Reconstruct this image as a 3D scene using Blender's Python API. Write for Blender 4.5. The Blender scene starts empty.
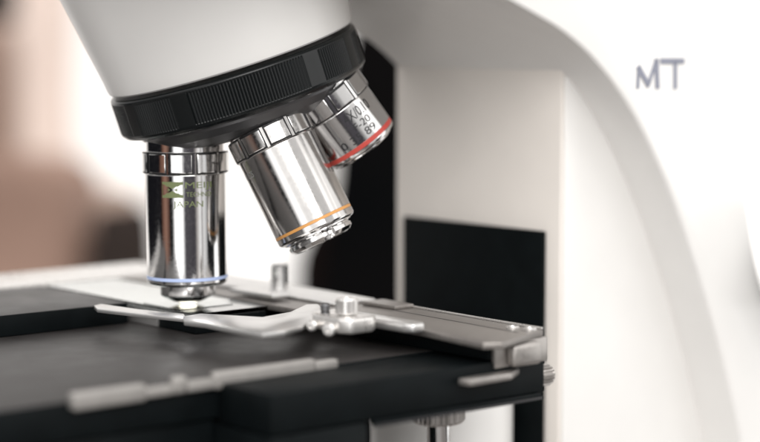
import bpy, bmesh, math, random
from mathutils import Vector, Matrix, noise as mnoise
random.seed(7)
MM = 0.001
R = math.radians
scene = bpy.context.scene
COL = scene.collection

# ------------------------------------------------------------------ camera
cam_d = bpy.data.cameras.new("camera")
cam_o = bpy.data.objects.new("camera", cam_d); COL.objects.link(cam_o)
cam_o.location = (53.8*MM, -528*MM, 74.2*MM)
cam_o.rotation_euler = (R(90-5.5), 0, 0)
cam_d.lens = 90; cam_d.sensor_width = 36; cam_d.sensor_fit = 'HORIZONTAL'
cam_d.clip_start = 0.01; cam_d.clip_end = 50
cam_d.dof.use_dof = True
cam_d.dof.focus_distance = 0.506
cam_d.dof.aperture_fstop = 5.7
cam_d.dof.aperture_blades = 0
scene.camera = cam_o

# ------------------------------------------------------------------ world: a bright room seen by the metal
world = bpy.data.worlds.new("World"); scene.world = world
world.use_nodes = True
wt = world.node_tree; wt.nodes.clear()
def wn(t, **k):
    n = wt.nodes.new(t)
    for a, b in k.items(): setattr(n, a, b)
    return n
def wmath(op, a, b=None):
    n = wn('ShaderNodeMath', operation=op)
    for i, v in enumerate((a, b)):
        if v is None: continue
        if isinstance(v, (int, float)): n.inputs[i].default_value = v
        else: wt.links.new(v, n.inputs[i])
    return n.outputs[0]
tc = wn('ShaderNodeTexCoord'); sx = wn('ShaderNodeSeparateXYZ')
wt.links.new(tc.outputs['Generated'], sx.inputs[0])
az = wmath('ARCTAN2', sx.outputs[0], wmath('MULTIPLY', sx.outputs[1], -1.0))
azn = wmath('ADD', wmath('DIVIDE', az, 2*math.pi), 0.5)       # 0 .. 1, 0.5 is behind the camera
ramp = wn('ShaderNodeValToRGB')
BANDS = [(-180, (.75,.73,.71)), (-150, (.40,.39,.38)), (-134, (.10,.10,.10)), (-129, (.008,.008,.010)), (-68, (.008,.008,.010)),
         (-64, (.16,.075,.05)), (-54, (.34,.19,.14)), (-45, (.14,.07,.05)), (-41, (.010,.010,.012)), (-33, (.02,.02,.02)), (-25, (1.7,1.7,1.7)),
         (-14, (2.6,2.6,2.6)), (-5, (1.4,1.4,1.4)), (2, (.09,.085,.095)), (30, (.06,.055,.065)), (36, (.45,.42,.40)), (46, (1.1,1.1,1.1)), (50, (.30,.28,.27)), (55, (.9,.9,.9)),
         (64, (.55,.55,.55)), (67, (.010,.011,.012)), (88, (.010,.011,.012)), (92, (1.8,1.8,1.78)), (118, (1.5,1.5,1.48)), (126, (.14,.14,.14)), (150, (.3,.3,.3)), (180, (.75,.73,.71))]
cr = ramp.color_ramp
while len(cr.elements) < len(BANDS): cr.elements.new(0.5)
for e, (a, c) in zip(cr.elements, BANDS):
    e.position = (a+180)/360
for e, (a, c) in zip(cr.elements, BANDS):
    e.position = (a+180)/360; e.color = (c[0], c[1], c[2], 1)
wt.links.new(azn, ramp.inputs[0])
ramp2 = wn('ShaderNodeValToRGB'); cr2 = ramp2.color_ramp
UPPER = [(-180, .8), (-110, .45), (-60, .5), (-40, .7), (-28, 1.25), (10, 1.15), (17, 1.0), (22, .35), (33, .35), (38, .75), (62, .85), (70, .75), (75, .16), (83, .16), (88, 1.3), (135, 1.2), (180, .9)]
while len(cr2.elements) < len(UPPER): cr2.elements.new(0.5)
for e, (a, c) in zip(cr2.elements, UPPER): e.position = (a+180)/360
for e, (a, c) in zip(cr2.elements, UPPER): e.position = (a+180)/360; e.color = (c, c*.99, c*.975, 1)
wt.links.new(azn, ramp2.inputs[0])
def sstep(x, lo, hi):
    n = wn('ShaderNodeMapRange', interpolation_type='SMOOTHSTEP')
    wt.links.new(x, n.inputs[0]); n.inputs[1].default_value = lo; n.inputs[2].default_value = hi
    return n.outputs[0]
up = sstep(sx.outputs[2], -0.03, 0.04)
dn = sstep(sx.outputs[2], -0.16, -0.34)
m1 = wn('ShaderNodeMixRGB'); wt.links.new(up, m1.inputs[0]); wt.links.new(ramp.outputs[0], m1.inputs[1]); 
top = sstep(sx.outputs[2], 0.50, 0.66)                        # the ceiling, brighter towards the front
front = sstep(sx.outputs[1], 0.35, -0.35)
mt = wn('ShaderNodeMixRGB'); wt.links.new(front, mt.inputs[0]); mt.inputs[1].default_value = (.8, .79, .78, 1); mt.inputs[2].default_value = (2.3, 2.27, 2.23, 1)
m0 = wn('ShaderNodeMixRGB'); wt.links.new(top, m0.inputs[0]); wt.links.new(ramp2.outputs[0], m0.inputs[1]); wt.links.new(mt.outputs[0], m0.inputs[2])
wt.links.new(m0.outputs[0], m1.inputs[2])
m2 = wn('ShaderNodeMixRGB'); wt.links.new(dn, m2.inputs[0]); wt.links.new(m1.outputs[0], m2.inputs[1]); m2.inputs[2].default_value = (.035, .033, .033, 1)
bg = wn('ShaderNodeBackground'); bg.inputs['Strength'].default_value = 0.95
wt.links.new(m2.outputs[0], bg.inputs['Color'])
wo = wn('ShaderNodeOutputWorld'); wt.links.new(bg.outputs[0], wo.inputs[0])

# ------------------------------------------------------------------ lamps
def area(name, loc, target, size, power, col=(1,1,1)):
    d = bpy.data.lights.new(name, 'AREA'); d.shape = 'RECTANGLE'; d.size, d.size_y = size
    d.energy = power; d.color = col
    o = bpy.data.objects.new(name, d); COL.objects.link(o)
    o.location = Vector(loc)*MM
    o.rotation_euler = (Vector(target)-Vector(loc)).to_track_quat('-Z', 'Y').to_euler()
    return o
area("window_light", (900, -260, 310), (40, 0, 20), (.4, .42), .6, (1, .985, .965))
area("front_fill", (260, -1350, 700), (20, 0, 60), (1.1, .7), 11.0, (1, .985, .965))  # fill lamp added behind the camera to brighten the white housing
area("wall_fill", (200, 1500, 1500), (0, 2500, 150), (1.6, .8), 6, (1, .99, .98))  # added lamp that only brightens the back wall

scene.view_settings.view_transform = 'Standard'
scene.view_settings.look = 'None'
scene.view_settings.exposure = 0.25
scene.view_settings.gamma = 1
scene.render.engine = 'CYCLES'
scene.cycles.max_bounces = 10
scene.cycles.use_denoising = True

# ------------------------------------------------------------------ the microscope's own axes: S along the stage's width, F towards its user
TH = R(-50)
S = Vector((math.cos(TH), math.sin(TH), 0)); Fv = Vector((S.y, -S.x, 0)); Z = Vector((0, 0, 1))
def W(s, f, z): return S*s + Fv*f + Z*z

# ------------------------------------------------------------------ materials
def mat(name, base, rough=.4, metal=0.0, noise=0.0, nscale=400, rvar=0.0, bump=0.0, bscale=2500, spec=.5, coat=0.0, trans=0.0, ior=1.45, stretch=None, base2=None):
    m = bpy.data.materials.new(name); m.use_nodes = True
    t = m.node_tree; b = t.nodes['Principled BSDF']
    b.inputs['Base Color'].default_value = (*base, 1)
    b.inputs['Roughness'].default_value = rough
    b.inputs['Metallic'].default_value = metal
    b.inputs['Specular IOR Level'].default_value = spec
    b.inputs['Coat Weight'].default_value = coat
    b.inputs['Transmission Weight'].default_value = trans
    b.inputs['IOR'].default_value = ior
    c = t.nodes.new('ShaderNodeTexCoord'); mp = t.nodes.new('ShaderNodeMapping')
    t.links.new(c.outputs['Object'], mp.inputs[0])
    if stretch: mp.inputs['Scale'].default_value = stretch
    if noise or rvar or base2:
        n = t.nodes.new('ShaderNodeTexNoise'); n.inputs['Scale'].default_value = nscale; n.inputs['Detail'].default_value = 5
        t.links.new(mp.outputs[0], n.inputs['Vector'])
        if noise or base2:
            r = t.nodes.new('ShaderNodeMapRange'); t.links.new(n.outputs[0], r.inputs[0]); r.inputs[1].default_value = .3; r.inputs[2].default_value = .7
            mx = t.nodes.new('ShaderNodeMixRGB'); t.links.new(r.outputs[0], mx.inputs[0])
            mx.inputs[1].default_value = (*[v*(1-noise) for v in base], 1)
            b2 = base2 or [min(1, v*(1+noise)) for v in base]
            mx.inputs[2].default_value = (*b2, 1); t.links.new(mx.outputs[0], b.inputs['Base Color'])
        if rvar:
            r = t.nodes.new('ShaderNodeMapRange'); t.links.new(n.outputs[0], r.inputs[0]); r.inputs[1].default_value = .3; r.inputs[2].default_value = .7
            r.inputs[3].default_value = max(.02, rough-rvar); r.inputs[4].default_value = rough+rvar; t.links.new(r.outputs[0], b.inputs['Roughness'])
    if bump:
        n = t.nodes.new('ShaderNodeTexNoise'); n.inputs['Scale'].default_value = bscale; n.inputs['Detail'].default_value = 3
        t.links.new(mp.outputs[0], n.inputs['Vector'])
        bp = t.nodes.new('ShaderNodeBump'); bp.inputs['Strength'].default_value = bump; bp.inputs['Distance'].default_value = 0.0003
        t.links.new(n.outputs[0], bp.inputs['Height']); t.links.new(bp.outputs[0], b.inputs['Normal'])
    return m
M = {}
M['white'] = mat('white_enamel', (.83, .815, .795), .32, noise=.015, nscale=60, bump=.03, bscale=1800)
M['beige'] = mat('warm_grey_enamel', (.80, .75, .70), .45, noise=.02, nscale=60, bump=.03, bscale=1800)
M['chrome'] = mat('polished_chrome', (.70, .69, .685), .09, 1, rvar=.04, noise=.012, nscale=1300, bump=.02, bscale=900)
M['satin_chrome'] = mat('satin_chrome', (.58, .562, .55), .14, 1, rvar=.04, noise=.012, nscale=1300)
M['black'] = mat('black_anodised', (.006, .0075, .008), .25, bump=.03, bscale=6000, spec=.45)
M['blacksat'] = mat('dark_satin_metal', (.16, .16, .165), .38, .9, rvar=.06, nscale=200)
M['groove'] = mat('groove_black', (.008, .008, .009), .5)
M['panel'] = mat('black_panel', (.003, .0045, .005), .5, spec=.08, noise=.2, nscale=150)
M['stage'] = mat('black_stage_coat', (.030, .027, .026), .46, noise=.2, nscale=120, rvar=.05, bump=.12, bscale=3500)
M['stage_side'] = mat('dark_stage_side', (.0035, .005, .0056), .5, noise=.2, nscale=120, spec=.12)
M['silver'] = mat('satin_aluminium', (.74, .72, .70), .30, .85, noise=.05, nscale=500, rvar=.06, stretch=(1, 1, .2))
M['grey_alu'] = mat('grey_anodised_aluminium', (.42, .395, .375), .38, .8, noise=.08, nscale=900, rvar=.06)
M['taupe_alu'] = mat('taupe_grey_plate', (.27, .25, .235), .40, .7, noise=.10, nscale=900, rvar=.06)
M['warm_alu'] = mat('warm_matt_aluminium', (.31, .295, .28), .5, .4, noise=.05, nscale=300)
M['bright_alu'] = mat('bright_aluminium', (.66, .65, .64), .30, .85, noise=.03, nscale=300)
M['glass'] = mat('slide_glass', (.93, .97, .96), .02, trans=1, ior=1.52)
M['frost'] = mat('frosted_mount', (.78, .78, .77), .35)
M['green_ink'] = mat('olive_green_ink', (.16, .19, .085), .5)
M['black_ink'] = mat('black_ink', (.012, .012, .014), .5)
M['pale_ink'] = mat('pale_engraving', (.30, .30, .30), .5)
M['grey_ink'] = mat('blue_grey_lettering', (.26, .27, .33), .5)
M['blue'] = mat('pale_blue_band', (.47, .57, .84), .35)
M['orange'] = mat('orange_band', (.62, .30, .09), .35)
M['red'] = mat('red_band', (.50, .065, .05), .35)
M['cream'] = mat('warm_brass', (.95, .88, .78), .25, .7)
M['wall'] = mat('white_wall', (.86, .845, .83), .7, noise=.02, nscale=3)
M['table'] = mat('dark_table', (.07, .06, .055), .5, noise=.05, nscale=8)
M['tan'] = mat('tan_brown_cloth', (.20, .12, .09), .8, nscale=6, noise=.05, base2=(.31, .20, .155))
M['pink'] = mat('pale_pink_cloth', (.66, .54, .48), .8, nscale=5, noise=.08)
M['tan2'] = mat('pale_tan_cloth', (.42, .31, .255), .8, nscale=6, noise=.12)
M['brown'] = mat('brown_cloth', (.28, .19, .15), .8, nscale=6, noise=.15)
M['dkred'] = mat('dark_reddish_cloth', (.009, .006, .0055), .9, nscale=6, noise=.3, spec=0)
M['dkbrown'] = mat('dark_brown_cloth', (.035, .027, .024), .9, nscale=6, noise=.3, spec=0)
M['dark'] = mat('near_black_cloth', (.004, .0045, .005), .9, nscale=5, noise=.2, base2=(.006, .005, .005), spec=0)

# ------------------------------------------------------------------ helpers
def put(name, bm, m, parent=None, origin=None, sharp=32, smooth=True):
    """one mesh object from a bmesh given in world millimetres"""
    vs = [v.co for v in bm.verts]
    if origin is None:
        lo = Vector([min(v[i] for v in vs) for i in range(3)]); hi = Vector([max(v[i] for v in vs) for i in range(3)])
        origin = Vector(((lo.x+hi.x)/2, (lo.y+hi.y)/2, (lo.z+hi.z)/2))
    origin = Vector(origin)
    bmesh.ops.recalc_face_normals(bm, faces=bm.faces[:])
    for v in bm.verts: v.co = (v.co-origin)*MM
    for f in bm.faces: f.smooth = smooth
    for e in bm.edges:
        if len(e.link_faces) == 2 and e.calc_face_angle(0) > R(sharp): e.smooth = False
    me = bpy.data.meshes.new(name); bm.to_mesh(me); bm.free()
    for mm in (m if isinstance(m, (list, tuple)) else [m]): me.materials.append(mm)
    o = bpy.data.objects.new(name, me); COL.objects.link(o)
    base = Vector((0, 0, 0)); p = parent
    while p is not None: base += p.location; p = p.parent
    o.parent = parent; o.location = origin*MM - base
    return o
def shade_sides(o):  # shade put into the colour: faces not looking up get a darker material
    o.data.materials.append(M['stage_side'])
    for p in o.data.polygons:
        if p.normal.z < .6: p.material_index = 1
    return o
def tag(o, label, cat, group=None):
    o['label'] = label; o['category'] = cat
    if group: o['group'] = group
    return o
def poly_prism(bm, pts_a, pts_b):
    a = [bm.verts.new(p) for p in pts_a]; b = [bm.verts.new(p) for p in pts_b]
    n = len(a); fs = [bm.faces.new(a), bm.faces.new(b[::-1])]
    for i in range(n): fs.append(bm.faces.new((a[i], b[i], b[(i+1) % n], a[(i+1) % n])))
    return fs
def bevel(bm, w, seg=2, ang=25):
    bm.normal_update()
    es = [e for e in bm.edges if len(e.link_faces) == 2 and e.calc_face_angle(0) > R(ang)]
    bmesh.ops.bevel(bm, geom=es, offset=w, segments=seg, profile=.5, affect='EDGES', clamp_overlap=True)
def sbox(s0, s1, f0, f1, z0, z1, bev=.4, seg=2, bm=None):
    own = bm is None
    b = bmesh.new()
    pts = [(s0, f0), (s1, f0), (s1, f1), (s0, f1)]
    poly_prism(b, [W(s, f, z0) for s, f in pts], [W(s, f, z1) for s, f in pts])
    if bev: bevel(b, bev, seg)
    if own: return b
    me = bpy.data.meshes.new('tmp'); b.to_mesh(me); b.free(); bm.from_mesh(me); bpy.data.meshes.remove(me)
    return bm
def splate(pts, z0, z1, bev=.3, seg=2):
    b = bmesh.new()
    poly_prism(b, [W(s, f, z0) for s, f in pts], [W(s, f, z1) for s, f in pts])
    if bev: bevel(b, bev, seg)
    return b
def join(bm, other):
    me = bpy.data.meshes.new('tmp'); other.to_mesh(me); other.free(); bm.from_mesh(me); bpy.data.meshes.remove(me)
class Axis:
    """origin O, unit direction d; angle 0 faces the camera, +90 degrees is to the right"""
    def __init__(s, O, d):
        s.O = Vector(O); s.d = Vector(d).normalized()
        c = Vector((0, -1, 0)); s.e1 = (c - s.d*c.dot(s.d)).normalized(); s.e2 = s.e1.cross(s.d)
    def p(s, r, a, t): return s.O + s.d*t + (s.e1*math.cos(a) + s.e2*math.sin(a))*r
def lathe(ax, prof, n=96, bm=None, rmod=None, cap=(True, True)):
    bm = bm or bmesh.new(); rings = []; full = [prof[0]]
    for (ra, ta_), (rb_, tb_) in zip(prof, prof[1:]):      # holding loops keep long straight walls straight in the shading
        L = math.hypot(rb_-ra, tb_-ta_)
        if L > .6 and ra > 1e-6 and rb_ > 1e-6:
            for k in (.07/L, 1-.07/L): full.append((ra+(rb_-ra)*k, ta_+(tb_-ta_)*k))
        full.append((rb_, tb_))
    prof = full
    for r, t in prof:
        if r < 1e-6: rings.append([bm.verts.new(ax.p(0, 0, t))])
        else: rings.append([bm.verts.new(ax.p(r if not rmod else rmod(r, 2*math.pi*k/n, t), 2*math.pi*k/n, t)) for k in range(n)])
    for A, B in zip(rings, rings[1:]):
        for k in range(n):
            k2 = (k+1) % n
            if len(A) == 1 and len(B) == 1: continue
            if len(A) == 1: bm.faces.new((A[0], B[k], B[k2]))
            elif len(B) == 1: bm.faces.new((A[k], B[0], A[k2]))
            else: bm.faces.new((A[k], B[k], B[k2], A[k2]))
    if cap[0] and len(rings[0]) > 1: bm.faces.new(rings[0])
    if cap[1] and len(rings[-1]) > 1: bm.faces.new(rings[-1][::-1])
    return bm
def glyphs(text, size=1.0):
    """flat filled lettering as (verts, faces), baseline at y = 0"""
    cu = bpy.data.curves.new('tmp_text', 'FONT'); cu.body = text; cu.size = size; cu.resolution_u = 4
    o = bpy.data.objects.new('tmp_text', cu); COL.objects.link(o)
    dg = bpy.context.evaluated_depsgraph_get(); me = bpy.data.meshes.new_from_object(o.evaluated_get(dg))
    b = bmesh.new(); b.from_mesh(me)
    bmesh.ops.triangulate(b, faces=b.faces[:])
    for _ in range(2):
        L = [e for e in b.edges if e.calc_length() > size*.22]
        if L: bmesh.ops.subdivide_edges(b, edges=L, cuts=1); bmesh.ops.triangulate(b, faces=b.faces[:])
    b.verts.ensure_lookup_table(); b.verts.index_update()
    vs = [(v.co.x, v.co.y) for v in b.verts]; fs = [[v.index for v in f.verts] for f in b.faces]
    b.free(); bpy.data.meshes.remove(me); bpy.data.objects.remove(o); bpy.data.curves.remove(cu)
    return vs, fs
def wrap_text(bm, ax, r, text, a0, t_base, width, height):
    """lettering round a cylinder: starts at angle a0, its foot at distance t_base along the axis, as wide and as tall as given (mm)"""
    vs, fs = glyphs(text)
    x0 = min(v[0] for v in vs); x1 = max(v[0] for v in vs); y0 = min(v[1] for v in vs); y1 = max(v[1] for v in vs)
    nv = [bm.verts.new(ax.p(r, a0 + (x-x0)/(x1-x0)*width/r, t_base - (y-y0)/(y1-y0)*height)) for x, y in vs]
    for f in fs:
        try: bm.faces.new([nv[i] for i in f])
        except ValueError: pass
    return bm

# ================================================================== SETTING
def xyz_box(x0, x1, y0, y1, z0, z1):
    b = bmesh.new(); P = [(x0, y0), (x1, y0), (x1, y1), (x0, y1)]
    poly_prism(b, [Vector((x, y, z0)) for x, y in P], [Vector((x, y, z1)) for x, y in P]); return b
o = put('wall', xyz_box(-2600, 2600, 2600, 2640, -800, 2200), M['wall']); o['kind'] = 'structure'
o = put('table', xyz_box(-600, 600, -640, 420, -190, -150), M['table']); o['kind'] = 'structure'

o = put('floor', xyz_box(-2600, 2600, -1500, 2600, -840, -800), M['table']); o['kind'] = 'structure'
# soft shapes far behind
def blob(name, c, rad, m, label, power=2.6, seed=0):
    b = bmesh.new(); bmesh.ops.create_icosphere(b, subdivisions=4, radius=1)
    for v in b.verts:
        n = v.co.normalized(); k = (abs(n.x)**power + abs(n.y)**power + abs(n.z)**power)**(-1/power)
        k *= 1 + .10*mnoise.noise(n*1.7 + Vector((seed*3.1, 0, seed)))
        v.co = Vector((c[0]+n.x*k*rad[0], c[1]+n.y*k*rad[1], c[2]+n.z*k*rad[2]))
    o = put(name, b, m, origin=(c[0], c[1], c[2]-rad[2])); tag(o, label, 'blurred shape'); return o
def far(x, y, Y):
    """point at depth Y behind a place in the picture (photo pixels)"""
    u = (x-380)/1900; v = (221-y)/1900; P = R(5.5)
    r = Vector((u, math.cos(P)+v*math.sin(P), -math.sin(P)+v*math.cos(P)))
    return Vector((53.8, -528, 74.2)) + r*((Y+528)/r.y)

# ================================================================== MICROSCOPE
scope = bpy.data.objects.new('microscope', None); COL.objects.link(scope)
scope.location = W(10, -60, -150)*MM
scope.empty_display_size = .05
tag(scope, 'white and black laboratory microscope with three chrome objectives over its dark stage', 'microscope')

# --- arm: a C-shaped casting
S0, SR, SL = 52.6, 69.0, -21.0
inner = [(55, 103.5), (40, 103), (10, 101.5), (-15, 97.5), (-34, 92.5), (-45.5, 88.6), (-56.4, 84.6), (-67.8, 80.2), (-79.4, 75.2), (-91.5, 67.5), (-104, 56), (-114.8, 42.5),
         (-125.1, 26.3), (-133, 11.5), (-141.1, -5.5), (-150, -26.7), (-159, -53), (-166, -82), (-170, -124)]
outer = [(-212, -124), (-200, -90), (-185, -54), (-171.5, -13), (-163.5, 6), (-158, 25), (-150.4, 43.6), (-140.8, 60.3), (-129.3, 75), (-116, 88.5), (-98, 103), (-70, 121), (-30, 136), (40, 142), (55, 142.5)]
def smooth_path(p, n=4):
    out = []
    for i in range(len(p)-1):
        a = p[max(i-1, 0)]; b = p[i]; c = p[i+1]; d = p[min(i+2, len(p)-1)]
        for k in range(n):
            t = k/n
            out.append(tuple(.5*((2*b[j]) + (-a[j]+c[j])*t + (2*a[j]-5*b[j]+4*c[j]-d[j])*t*t + (-a[j]+3*b[j]-3*c[j]+d[j])*t**3) for j in (0, 1)))
    return out + [p[-1]]
prof = smooth_path(inner) + smooth_path(outer)
b = bmesh.new()
poly_prism(b, [W(SL, f, z) for f, z in prof], [W(SR, f, z) for f, z in prof])
bevel(b, 2.2, 4, 40)
arm = put('arm', b, M['white'], scope)
# raised lettering on its side
def px_on_side(x, y, s):
    u = (x-380)/1900; v = (221-y)/1900; P = R(5.5)
    r = Vector((u, math.cos(P)+v*math.sin(P), -math.sin(P)+v*math.cos(P))); c = Vector((53.8, -528, 74.2))
    return c + r*((s - c.dot(S))/r.dot(S))
b = bmesh.new()
def stroke(pts, w):
    for (a, c) in zip(pts, pts[1:]):
        A = px_on_side(*a, SR); C = px_on_side(*c, SR); d = (C-A).normalized(); n = d.cross(S).normalized()*w/2; e = d*w*.35
        q = [A-n-e, A+n-e, C+n+e, C-n+e]
        poly_prism(b, [p+S*.05 for p in q], [p+S*.35 for p in q])
stroke([(637.3, 87), (638.2, 68)], 1.0); stroke([(638.4, 67.8), (647.6, 84.5)], 1.6); stroke([(647.8, 84.5), (655.8, 60.5)], 1.15); stroke([(656, 60.5), (657, 86.5)], 1.6)
put('lettering', b, M['grey_ink'], arm, smooth=False)
b = bmesh.new()
stroke([(661.5, 60.8), (682.5, 60.8)], 1.6); stroke([(674.8, 61.5), (674.8, 87)], 1.4)
put('lettering', b, M['grey_ink'], arm, smooth=False)
# --- column in the mouth of the C, with its beige front and black slide cover
cp = [(-96.2, -126), (-96.2, 70), (-104, 66), (-122, 48), (-139, 16), (-152, -20), (-164, -60), (-178, -126)]
b = bmesh.new(); poly_prism(b, [W(-20.6, f, z) for f, z in cp], [W(S0, f, z) for f, z in cp]); bevel(b, .8, 2)
put('column', b, M['white'], scope)
put('column_cover', sbox(-21, 52.2, -96.0, -94.6, -126, 69, .5), M['beige'], scope)
put('slide_cover', sbox(-15.6, 47.0, -94.4, -92.6, -120, 18, .5), M['panel'], scope)
put('base', sbox(-75, 80, -215, 95, -150, -126.2, 8, 4), M['white'], scope)
kq = px_on_side(783, 256, 69); ax = Axis(kq, S)
kn = put('focus_knob', lathe(ax, [(6, -3), (6, 6), (15, 6.5), (16.5, 8), (16.5, 21), (15.5, 23), (4, 23.5)], 72), M['black'], scope)

# --- head: white nosepiece housing
RC = Vector((12.2, 7, 68.0))                       # centre of the ring's upper edge
A = Vector((.288, .11, -.95)).normalized()
rax = Axis(RC, A)
RR = 35.8
b = bmesh.new(); n = 120; rings = []
up0 = -A
shift = Vector((-.10, 0, 0))
for t, r, k in [(.7, RR-3.0, 0), (.75, RR-.9, 0), (1.2, RR-.35, 0), (2.2, RR-.1, 0), (5, RR+.25, .2), (20, RR+2.7, 2), (45, RR+7.0, 4.6), (70, RR+11.2, 7.2), (80, RR+12.5, 8.2)]:
    c = RC + up0*t + Vector((k*.05, 0, 0))
    rings.append([b.verts.new(c + (rax.e1*math.cos(2*math.pi*i/n) + rax.e2*math.sin(2*math.pi*i/n))*r) for i in range(n)])
for P, Q in zip(rings, rings[1:]):
    for i in range(n): b.faces.new((P[i], Q[i], Q[(i+1) % n], P[(i+1) % n]))
b.faces.new(rings[0]); b.faces.new(rings[-1])
put('nosepiece_housing', b, M['white'], scope)
# --- revolving nosepiece: knurled black ring, satin turret under it
LANDS = [-147, -116, -85, -54, -23, 39, 68, 99, 130, 161]
def knurl(r, a, t):
    if t < 1.3 or t > 10.2: return r
    d = math.degrees(a)
    dd = min(abs((d-l+180) % 360-180) for l in LANDS)
    if dd < 4.2: return r+.02
    return r - .34*(.5+.5*math.cos(a*252))**1.4
rp = [(RR-3.2, .25), (RR-.9, .2), (RR-.25, .5), (RR, 1.0), (RR, 1.25), (RR, 1.6), (RR, 3.5), (RR, 6), (RR, 8.5), (RR, 10.1), (RR, 10.3), (RR-.2, 10.9), (RR-1.0, 11.7), (RR-2.4, 12.2), (RR-6, 12.4)]
put('turret_ring', lathe(rax, rp, 252*5, rmod=knurl), M['black'], scope, sharp=60)
put('turret', lathe(rax, [(RR-4.2, 12.0), (RR-4.6, 13.2), (RR-6.4, 15.4), (RR-9.5, 17.6), (RR-14, 19.0), (8, 20)], 120), M['blacksat'], scope)

# --- objectives
def objective(O, d, name_mats, tc0, tc1, tb0, tband, bandw, tend, r=11.3, rc=11.95, pads=10, pad_off=0.0):
    """tc0..tc1 collar, barrel to tend, band centred on tband (mm along the axis from O)"""
    ax = Axis(O, d); steel, bandm = name_mats
    body = lathe(ax, [(r-3, -8), (r-.35, -8), (r-.35, tc0+.2), (r-.9, tc0+.3), (r-.9, tc1-.2), (r-.2, tc1-.1), (r, tc1+.25), (r, tband-bandw*.5-.05), (r-.10, tband-bandw*.5), (r-.10, tband+bandw*.5),
                      (r, tband+bandw*.5+.05), (r, tend-.9), (r-.25, tend-.4), (r-1.1, tend), (r-3.4, tend+.05)], 128)
    o = put('objective', body, steel, scope, origin=ax.O, sharp=30)
    # collar: dark sleeve with bright pads
    sl = lathe(ax, [(r-.6, tc0), (rc-.3, tc0), (rc-.1, tc0+.2), (rc-.1, tc1-.2), (rc-.3, tc1), (r-.6, tc1)], 128)
    c = put('collar', sl, steel, o, origin=ax.p(0, 0, tc0))
    w = 2*math.pi/pads
    def patches(inset, hi, r_in, r_out, m_, name):
        b = bmesh.new()
        for k in range(pads):
            a0 = pad_off + (k+inset)*w; a1 = pad_off + (k+1-inset)*w
            us = [0, .03, .03+.94/5, .03+.94*2/5, .03+.94*3/5, .03+.94*4/5, .97, 1]
            quads = []
            for tt, rr in ((tc0+hi, r_in), (tc0+hi+.18, r_out), (tc1-hi-.18, r_out), (tc1-hi, r_in)):
                quads.append([b.verts.new(ax.p(rr if 0 < j < 7 else r_in, a0+(a1-a0)*u, tt)) for j, u in enumerate(us)])
            for P, Q in zip(quads, quads[1:]):
                for j in range(7): b.faces.new((P[j], P[j+1], Q[j+1], Q[j]))
        put(name, b, m_, o, origin=ax.p(0, 0, tc0), sharp=25)
    patches(.045, .10, rc-.12, rc-.06, M['groove'], 'collar_grooves')
    patches(.105, .50, rc-.08, rc+.02, steel, 'collar_pads')
    bb = lathe(ax, [(r-.5, tband-bandw*.5+.02), (r+.02, tband-bandw*.5+.02), (r+.02, tband+bandw*.5-.02), (r-.5, tband+bandw*.5-.02)], 128)
    put('colour_band', bb, bandm, o, origin=ax.p(0, 0, tband))
    return ax, o

# the objective in use, upright over the slide
px1 = lambda y: (154-(y-0))*0  # unused
AX1, OB1 = objective((-.4, 0, 46.6), (0.008, 0, -1), (M['chrome'], M['blue']), 3.5, 9.6, 9.8, 38.6, .9, 40.7, pad_off=R(-18))
r = 11.3; te = 40.7
mount = lathe(AX1, [(7.7, te-.6), (7.75, te+.2), (7.75, te+2.9), (7.5, te+3.3), (5.2, te+4.5), (4.7, te+4.6)], 96)
put('lens_mount', mount, M['chrome'], OB1, origin=AX1.p(0, 0, te))
put('front_lens', lathe(AX1, [(4.6, te+4.3), (4.5, te+4.75), (2.9, te+5.3), (2.2, te+5.4), (0, te+5.45)], 64), M['cream'], OB1, origin=AX1.p(0, 0, te+4))
def angle_px(x): return math.asin(max(-1, min(1, (x-188.2)/40.9))) - R(0)
def t_px(y): return (y-142.0)*.2779
b = bmesh.new(); rt = r+.06
def wt_px(text, x0, x1, y0, y1):
    wrap_text(b, AX1, rt, text, angle_px(x0), t_px(y1), (angle_px(x1)-angle_px(x0))*rt, (y1-y0)*.2779)
wt_px('MEIJI', 191.6, 216.4, 183.6, 191.6)
wt_px('TECHNO', 192.4, 215.8, 193.4, 198.0)
wt_px('JAPAN', 179.4, 208.6, 202.4, 210.2)
put('lettering', b, M['green_ink'], OB1, origin=AX1.p(0, 0, 15))
b = bmesh.new(); NX, NY = 60, 40
a0, a1 = angle_px(168.6), angle_px(189.8); ta, tb = t_px(183.2), t_px(199.0)
vv = {}
def emblem(u, v):
    x, y = u*2-1, (v*2-1)                       # frame, waisted body with open lens shapes left and right, pale diagonal cross
    if abs(x) > .95 or abs(y) > .90: return True
    if (x+1.12)**2*1.1 + y*y < .52: return False
    if (x-.98)**2*1.5 + y*y*1.0 < .42: return False
    if abs(x) < .60 and abs(y) < .42 and abs(abs(x)*.75-abs(y)) < .13: return False
    return True
def gv(i, j):
    if (i, j) not in vv: vv[i, j] = b.verts.new(AX1.p(rt, a0+(a1-a0)*i/NX, ta+(tb-ta)*j/NY))
    return vv[i, j]
for i in range(NX):
    for j in range(NY):
        if emblem((i+.5)/NX, (j+.5)/NY): b.faces.new((gv(i, j), gv(i+1, j), gv(i+1, j+1), gv(i, j+1)))
put('emblem', b, M['green_ink'], OB1, origin=AX1.p(0, 0, 12))

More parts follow.
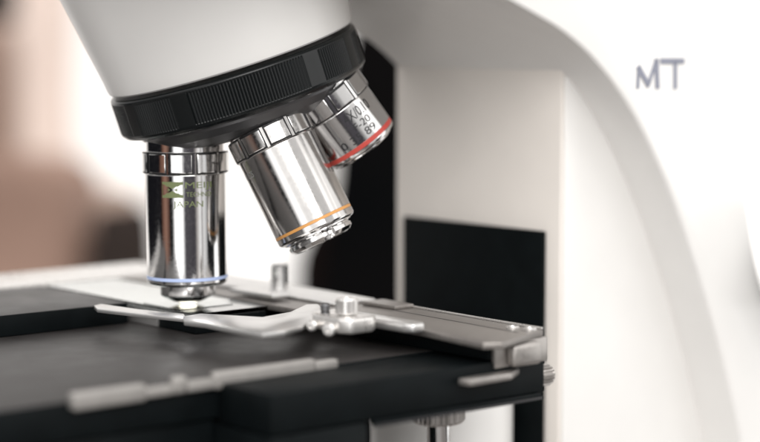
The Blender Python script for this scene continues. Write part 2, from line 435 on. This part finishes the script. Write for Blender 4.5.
# second objective, leaning right with the orange band
def at(x, y, Y):
    return far(x, y, Y)
d2 = Vector((.437, -.085, -.90)).normalized()
P2 = at(313.2, 222.5, -10)                           # centre of the orange band
AX2, OB2 = objective(P2 - d2*31.5, d2, (M['satin_chrome'], M['orange']), 2.4, 8.4, 8.6, 31.5, .8, 34.2, pad_off=R(-4))
te = 34.2
def slots(r_, a_, t_):
    dd = abs((math.degrees(a_) - 22 + 60) % 120 - 60)
    return r_ - 2.3 if (dd < 10 and r_ > 7.5 and t_ > 35.0) else r_
put('lens_mount', lathe(AX2, [(9.9, te-.5), (9.9, te+.3), (9.0, te+.5), (8.8, te+1.0), (9.3, te+1.2), (9.3, te+2.1), (8.3, te+3.0), (7.0, te+3.3), (6.6, te+2.4), (3.6, te+2.2), (3.0, te+3.0), (0, te+3.2)], 144, rmod=slots), M['chrome'], OB2, origin=AX2.p(0, 0, te))
b = bmesh.new()
wrap_text(b, AX2, 11.36, '10X/0.25', R(-80), 13.5, 6.5, 1.7)
put('lettering', b, M['pale_ink'], OB2, origin=AX2.p(0, 0, 12))
# third objective, short, with the red band
d3 = Vector((.57, .13, -.81)).normalized()
P3 = at(357.0, 141.2, 4)
AX3, OB3 = objective(P3 - d3*17.2, d3, (M['chrome'], M['red']), -.2, 5.8, 6.0, 17.2, 1.25, 19.2, pad_off=R(2))
te = 19.2
put('lens_mount', lathe(AX3, [(9.8, te-.4), (9.6, te+.5), (8.8, te+.9), (6, te+.95), (5.6, te-.5), (0, te-.6)], 96), M['chrome'], OB3, origin=AX3.p(0, 0, te))
b = bmesh.new(); rt3 = 11.36
wrap_text(b, AX3, rt3, '4X/0.10', R(4), 10.2, 9.4, 3.0)
wrap_text(b, AX3, rt3, 'F-20', R(10), 13.0, 5.6, 2.1)
wrap_text(b, AX3, rt3, '0 35 89', R(-21), 15.8, 11.8, 2.2)
put('lettering', b, M['black_ink'], OB3, origin=AX3.p(0, 0, 12))

# --- stage
stage = put('stage', sbox(-95, 76.5, -44, 165, -15, -6, .6), M['stage'], scope, origin=W(0, 20, -15)); shade_sides(stage)
put('stage_frame', sbox(-93, -63, -43, 165, -5.9, .3, .5), M['silver'], stage)
shade_sides(put('upper_plate', sbox(-61.6, -13.5, 11.3, 160, -5.9, 0, .35), M['stage'], stage))
put('glow_baffle', sbox(-1.9, 16, -15.4, 8.6, -5.9, -1.6, .3), M['stage_side'], stage)  # dark block added to keep the condenser's glow off the stage
put('slide_bed', sbox(-61.6, -2, -15.4, 9.2, -5.9, -1.3, .3), M['bright_alu'], stage)
cg = put('carriage', splate([(-62.6, -45), (97.9, -42.6), (106, -20.5), (103, -16.6), (78, -18.6), (26, -17.2), (-62.6, -17.5)], -1.7, .0, .3), M['taupe_alu'], stage)
put('carriage_body', splate([(-62.0, -44.5), (97.0, -42), (97.0, -24), (72, -23), (-62.0, -21)], -5.9, -1.75, .2), M['stage_side'], cg)
put('end_plate', sbox(97.2, 98.6, -43.4, -25, -8.0, -1.8, .2), M['grey_alu'], cg)
put('carriage_rail', splate([(-62.4, -44.6), (30, -43.4), (30, -28), (-62.4, -28)], .1, .9, .25), M['bright_alu'], cg)
put('jaw', splate([(-7.5, -19.4), (12.6, -20), (12.6, -26.5), (-7.5, -26.5)], .95, 2.0, .2), M['bright_alu'], cg)
ax = Axis(W(-11, -40.2, .9), (0, 0, 1))
put('post', lathe(ax, [(2.3, 0), (2.3, .3), (2.55, .4), (2.55, 6.1), (2.2, 6.5), (0, 6.5)], 48), M['chrome'], cg)
put('vernier_plate', splate([(33, -43.6), (46.5, -43.4), (46.5, -36.5), (33, -36)], .1, 1.1, .15), M['taupe_alu'], cg)
put('edge_trim', splate([(30.5, -44.0), (97.4, -43.0), (97.4, -42.3), (30.5, -43.3)], .05, .55, .1), M['silver'], cg)
put('engraved_line', splate([(47.5, -36.2), (97.0, -34.6), (97.0, -34.2), (47.5, -35.8)], .02, .06, 0), M['groove'], cg)
for s_, f_ in ((91.6, -37.8), (96.2, -39.4)):
    ax = Axis(W(s_, f_, .05), (0, 0, 1))
    put('screw', lathe(ax, [(1.7, 0), (1.7, .45), (1.4, .7), (.9, .7), (.8, .4), (0, .4)], 36), M['silver'], cg)
put('end_block', sbox(98.7, 102, -38.5, -28.5, -7.8, -1.9, 1.2, 3), M['grey_alu'], cg)

# under-slung drive at the right edge
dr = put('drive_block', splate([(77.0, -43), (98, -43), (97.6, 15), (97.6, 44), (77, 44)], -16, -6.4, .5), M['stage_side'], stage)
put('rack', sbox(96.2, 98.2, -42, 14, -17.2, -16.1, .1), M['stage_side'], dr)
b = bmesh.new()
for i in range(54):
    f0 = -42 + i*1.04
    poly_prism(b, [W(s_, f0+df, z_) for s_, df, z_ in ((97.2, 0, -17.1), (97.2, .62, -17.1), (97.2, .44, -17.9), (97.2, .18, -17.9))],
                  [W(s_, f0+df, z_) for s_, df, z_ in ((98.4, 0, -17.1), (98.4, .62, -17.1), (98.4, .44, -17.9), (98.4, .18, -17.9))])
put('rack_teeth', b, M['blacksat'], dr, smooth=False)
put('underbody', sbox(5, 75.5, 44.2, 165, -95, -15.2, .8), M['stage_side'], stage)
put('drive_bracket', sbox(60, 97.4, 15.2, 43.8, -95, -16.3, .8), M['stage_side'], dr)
ax = Axis(W(95.2, -43.2, -12.4), -Fv)
put('pinion', lathe(ax, [(2.2, -.4), (2.75, 0), (2.9, .3), (2.9, 3.4), (2.5, 4.0), (1.2, 4.2), (0, 4.2)], 18*4, rmod=lambda r_, a_, t_: r_ - (.6 if (int(a_/(2*math.pi)*18*4+.5) % 4) < 2 and r_ > 2.6 else 0)), M['grey_alu'], dr, sharp=20)
put('lever', splate([(98.2, -34), (102.4, -27), (102.4, -13), (99, -12), (98.2, -24)], -10.6, -8.8, .5), M['grey_alu'], dr)
ax = Axis(W(90, -20, -16.2), (0, 0, -1))
put('screw', lathe(ax, [(2.2, 0), (2.2, 1.0), (1.7, 1.5), (0, 1.5)], 32), M['black'], dr)
# flat guide strip along the right-hand edge
b = sbox(75.9, 78.9, 65, 84, -8.0, -4.0, .7, 3)
for f0, f1, z0, z1, w_ in ((57.4, 65, -7.4, -5.2, .4), (53.6, 57.4, -7.6, -3.4, .9), (46, 53.6, -7.4, -5.0, .4), (16, 46, -7.8, -3.6, .8), (9, 16, -7.0, -4.4, .6)):
    sbox(76.1, 78.7, f0, f1, z0, z1, w_, 3, b)
put('guide_strip', b, M['warm_alu'], stage)

# --- slide holder: curved finger, bar and clamp with its screws
def pxz(x, y, z):
    u = (x-380)/1900; v = (221-y)/1900; P = R(5.5)
    r = Vector((u, math.cos(P)+v*math.sin(P), -math.sin(P)+v*math.cos(P))); c = Vector((53.8, -528, 74.2))
    q = c + r*((z-c.z)/r.z); return q.dot(S), q.dot(Fv)
hold = put('slide_holder', splate([(48, -16), (80, -17.6), (82.3, -15.8), (82.3, -12.4), (80, -11), (48, -9)], .1, 2.6, .7, 3), M['bright_alu'], stage)
fpx = [(183, 316.6), (200, 313.6), (225, 315), (262, 317.2), (290, 312), (306, 304.5), (318, 304), (324, 310), (316, 318), (302, 326), (285, 331), (262, 333.5), (235, 329), (205, 323), (184, 320.5)]
put('finger', splate([pxz(x, y, 1.7) for x, y in fpx], .35, 1.75, .25), M['bright_alu'], hold)
put('finger', splate([pxz(x, y, 1.2) for x, y in [(94, 305.5), (101, 304), (140, 309.5), (184, 314), (187, 319), (140, 314), (97, 309)]], .2, 1.25, .2), M['bright_alu'], hold)
put('clamp', splate([(56.5, -7.5), (72, -8.5), (74, -6), (74, 1), (71, 3), (60, 2.6), (56.5, 0)], .2, 4.2, .7, 3), M['silver'], hold)
for (s_, f_, h_, r_, mm_) in ((61.2, -.6, 6.6, 1.2, 'blacksat'), (67.5, -2.6, 8.6, 2.9, 'silver')):
    ax = Axis(W(s_, f_, 4.0), (0, 0, 1))
    put('thumb_screw', lathe(ax, [(1.2, 0), (1.2, .5), (r_-.2, .6), (r_, .9), (r_, h_-4.5), (r_-.4, h_-4), (r_*.35, h_-3.95), (r_*.3, h_-4.3), (0, h_-4.3)], 40), M[mm_], hold)
for (s_, f_, z_, r_) in ((61, 3.2, 1.4, 1.5), (68.5, 3.6, 1.3, 1.75)):
    ax = Axis(W(s_, f_, z_), (Fv*.8+S*.6))
    put('screw', lathe(ax, [(1.0, -1.5), (1.0, .2), (r_, .4), (r_, 1.5), (r_-.4, 2.0), (.6, 2.05), (.5, 1.7), (0, 1.7)], 36), M['silver'], hold)

# --- below the stage: condenser
ax = Axis((72, 25, -20), (0, 0, -1))
put('condenser_carrier', lathe(ax, [(19.5, 0), (21, 1.5), (21, 84), (19.5, 85)], 72), M['white'], scope)
ax = Axis((68.7, -48, -18.6), (.02, .03, -1))
cs = put('condenser_screw', lathe(ax, [(3.5, -1.5), (5, -.6), (6.6, -.3), (6.9, .2), (6.9, 4.4), (6.3, 5.1), (3.6, 5.2)], 30*4, rmod=lambda r_, a_, t_: r_ - (.3 if r_ > 6.5 and (int(a_/(2*math.pi)*120+.5) % 4) < 2 else 0)), M['grey_alu'], scope, sharp=20)
put('shaft', lathe(ax, [(3.1, 5.0), (3.1, 70), (2.6, 70.5)], 40), M['chrome'], cs)

ml = bpy.data.materials.new('condenser_glow'); ml.use_nodes = True
pb = ml.node_tree.nodes['Principled BSDF']; pb.inputs['Base Color'].default_value = (.9, .8, .6, 1); pb.inputs['Emission Color'].default_value = (1, .92, .82, 1); pb.inputs['Emission Strength'].default_value = 5
put('condenser_lens', lathe(Axis(W(0, 0, -1.5), (0, 0, -1)), [(0, 0), (2.7, .02), (2.8, .06)], 40), ml, scope)

# ================================================================== GLASS SLIDE
b = sbox(-61, 17.6, -14.8, 10.0, -1.2, 0, .12, 1)
sl = put('glass_slide', b, M['glass'], origin=W(-20, -2, -1.2))
tag(sl, 'clear glass microscope slide clipped on the stage under the upright objective', 'glass slide')
b = bmesh.new(); ax = Axis(W(0, 0, .02), (0, 0, 1))
put('cover_glass', sbox(-9, 9, -9, 9, .02, .18, 0), M['glass'], sl)

# ================================================================== SOFT SHAPES BEHIND
def soft(name, x, y, Y, rad, m, label, power=2.4, seed=0):
    c = far(x, y, Y)
    if name != 'black_shape':                     # everything but the dark cap stands on the counter at the wall
        top_z = c.z + rad[2]; rz = (top_z+216)/2; c.z = top_z - rz; rad = (rad[0], rad[1], rz)
    return blob(name, c, rad, m, label, power, seed)
tag(put('counter', xyz_box(-1500, 1500, 1150, 2590, -262, -215), M['wall']), 'white counter top out of focus along the back wall behind the stage', 'counter')
soft('tan_shape', -10, 222, 1400, (104, 60, 70), M['tan'], 'large tan-brown soft shape out of focus far behind the left end of the stage', 5, 1)
soft('pale_tan_shape', 92, 226, 1800, (62, 60, 50), M['tan2'], 'paler tan soft shape out of focus between the large tan one and the upright objective', 4.5, 6)
soft('pink_shape', 22, 80, 2100, (70, 50, 185), M['pink'], 'wide pale pink soft panel out of focus left of the white housing', 9, 2)
soft('brown_shape', -22, 120, 1650, (46, 40, 112), M['brown'], 'upright brown soft box cut off by the left border of the view', 9, 8)
soft('dark_brown_shape', 124, 246, 1350, (32, 40, 40), M['dkbrown'], 'small dark brown smudge out of focus just left of the upright objective', 3.5, 3)
c = far(-22, 120, 1650); blob('black_shape', (c.x+8, c.y, c.z+112+24), (36, 34, 26), M['dark'], 'black spot out of focus in the upper left corner of the view', 5, 4)
soft('reddish_shape', 338, 300, 1250, (40, 30, 80), M['dkred'], 'dark reddish brown soft shape out of focus low behind the chrome post of the stage', 2.2, 5)
b = bmesh.new(); pp = [(356, -30), (420, -30), (420, 1050), (316, 1050), (316, 300), (322, 255), (332, 180), (340, 100)]
poly_prism(b, [far(x, y, 1040) for x, y in pp], [far(x, y, 1100) for x, y in pp])
bevel(b, 6, 2)
tag(put('tall_dark_shape', b, M['dark']), 'tall black shape out of focus between the objectives and the beige column', 'blurred shape')
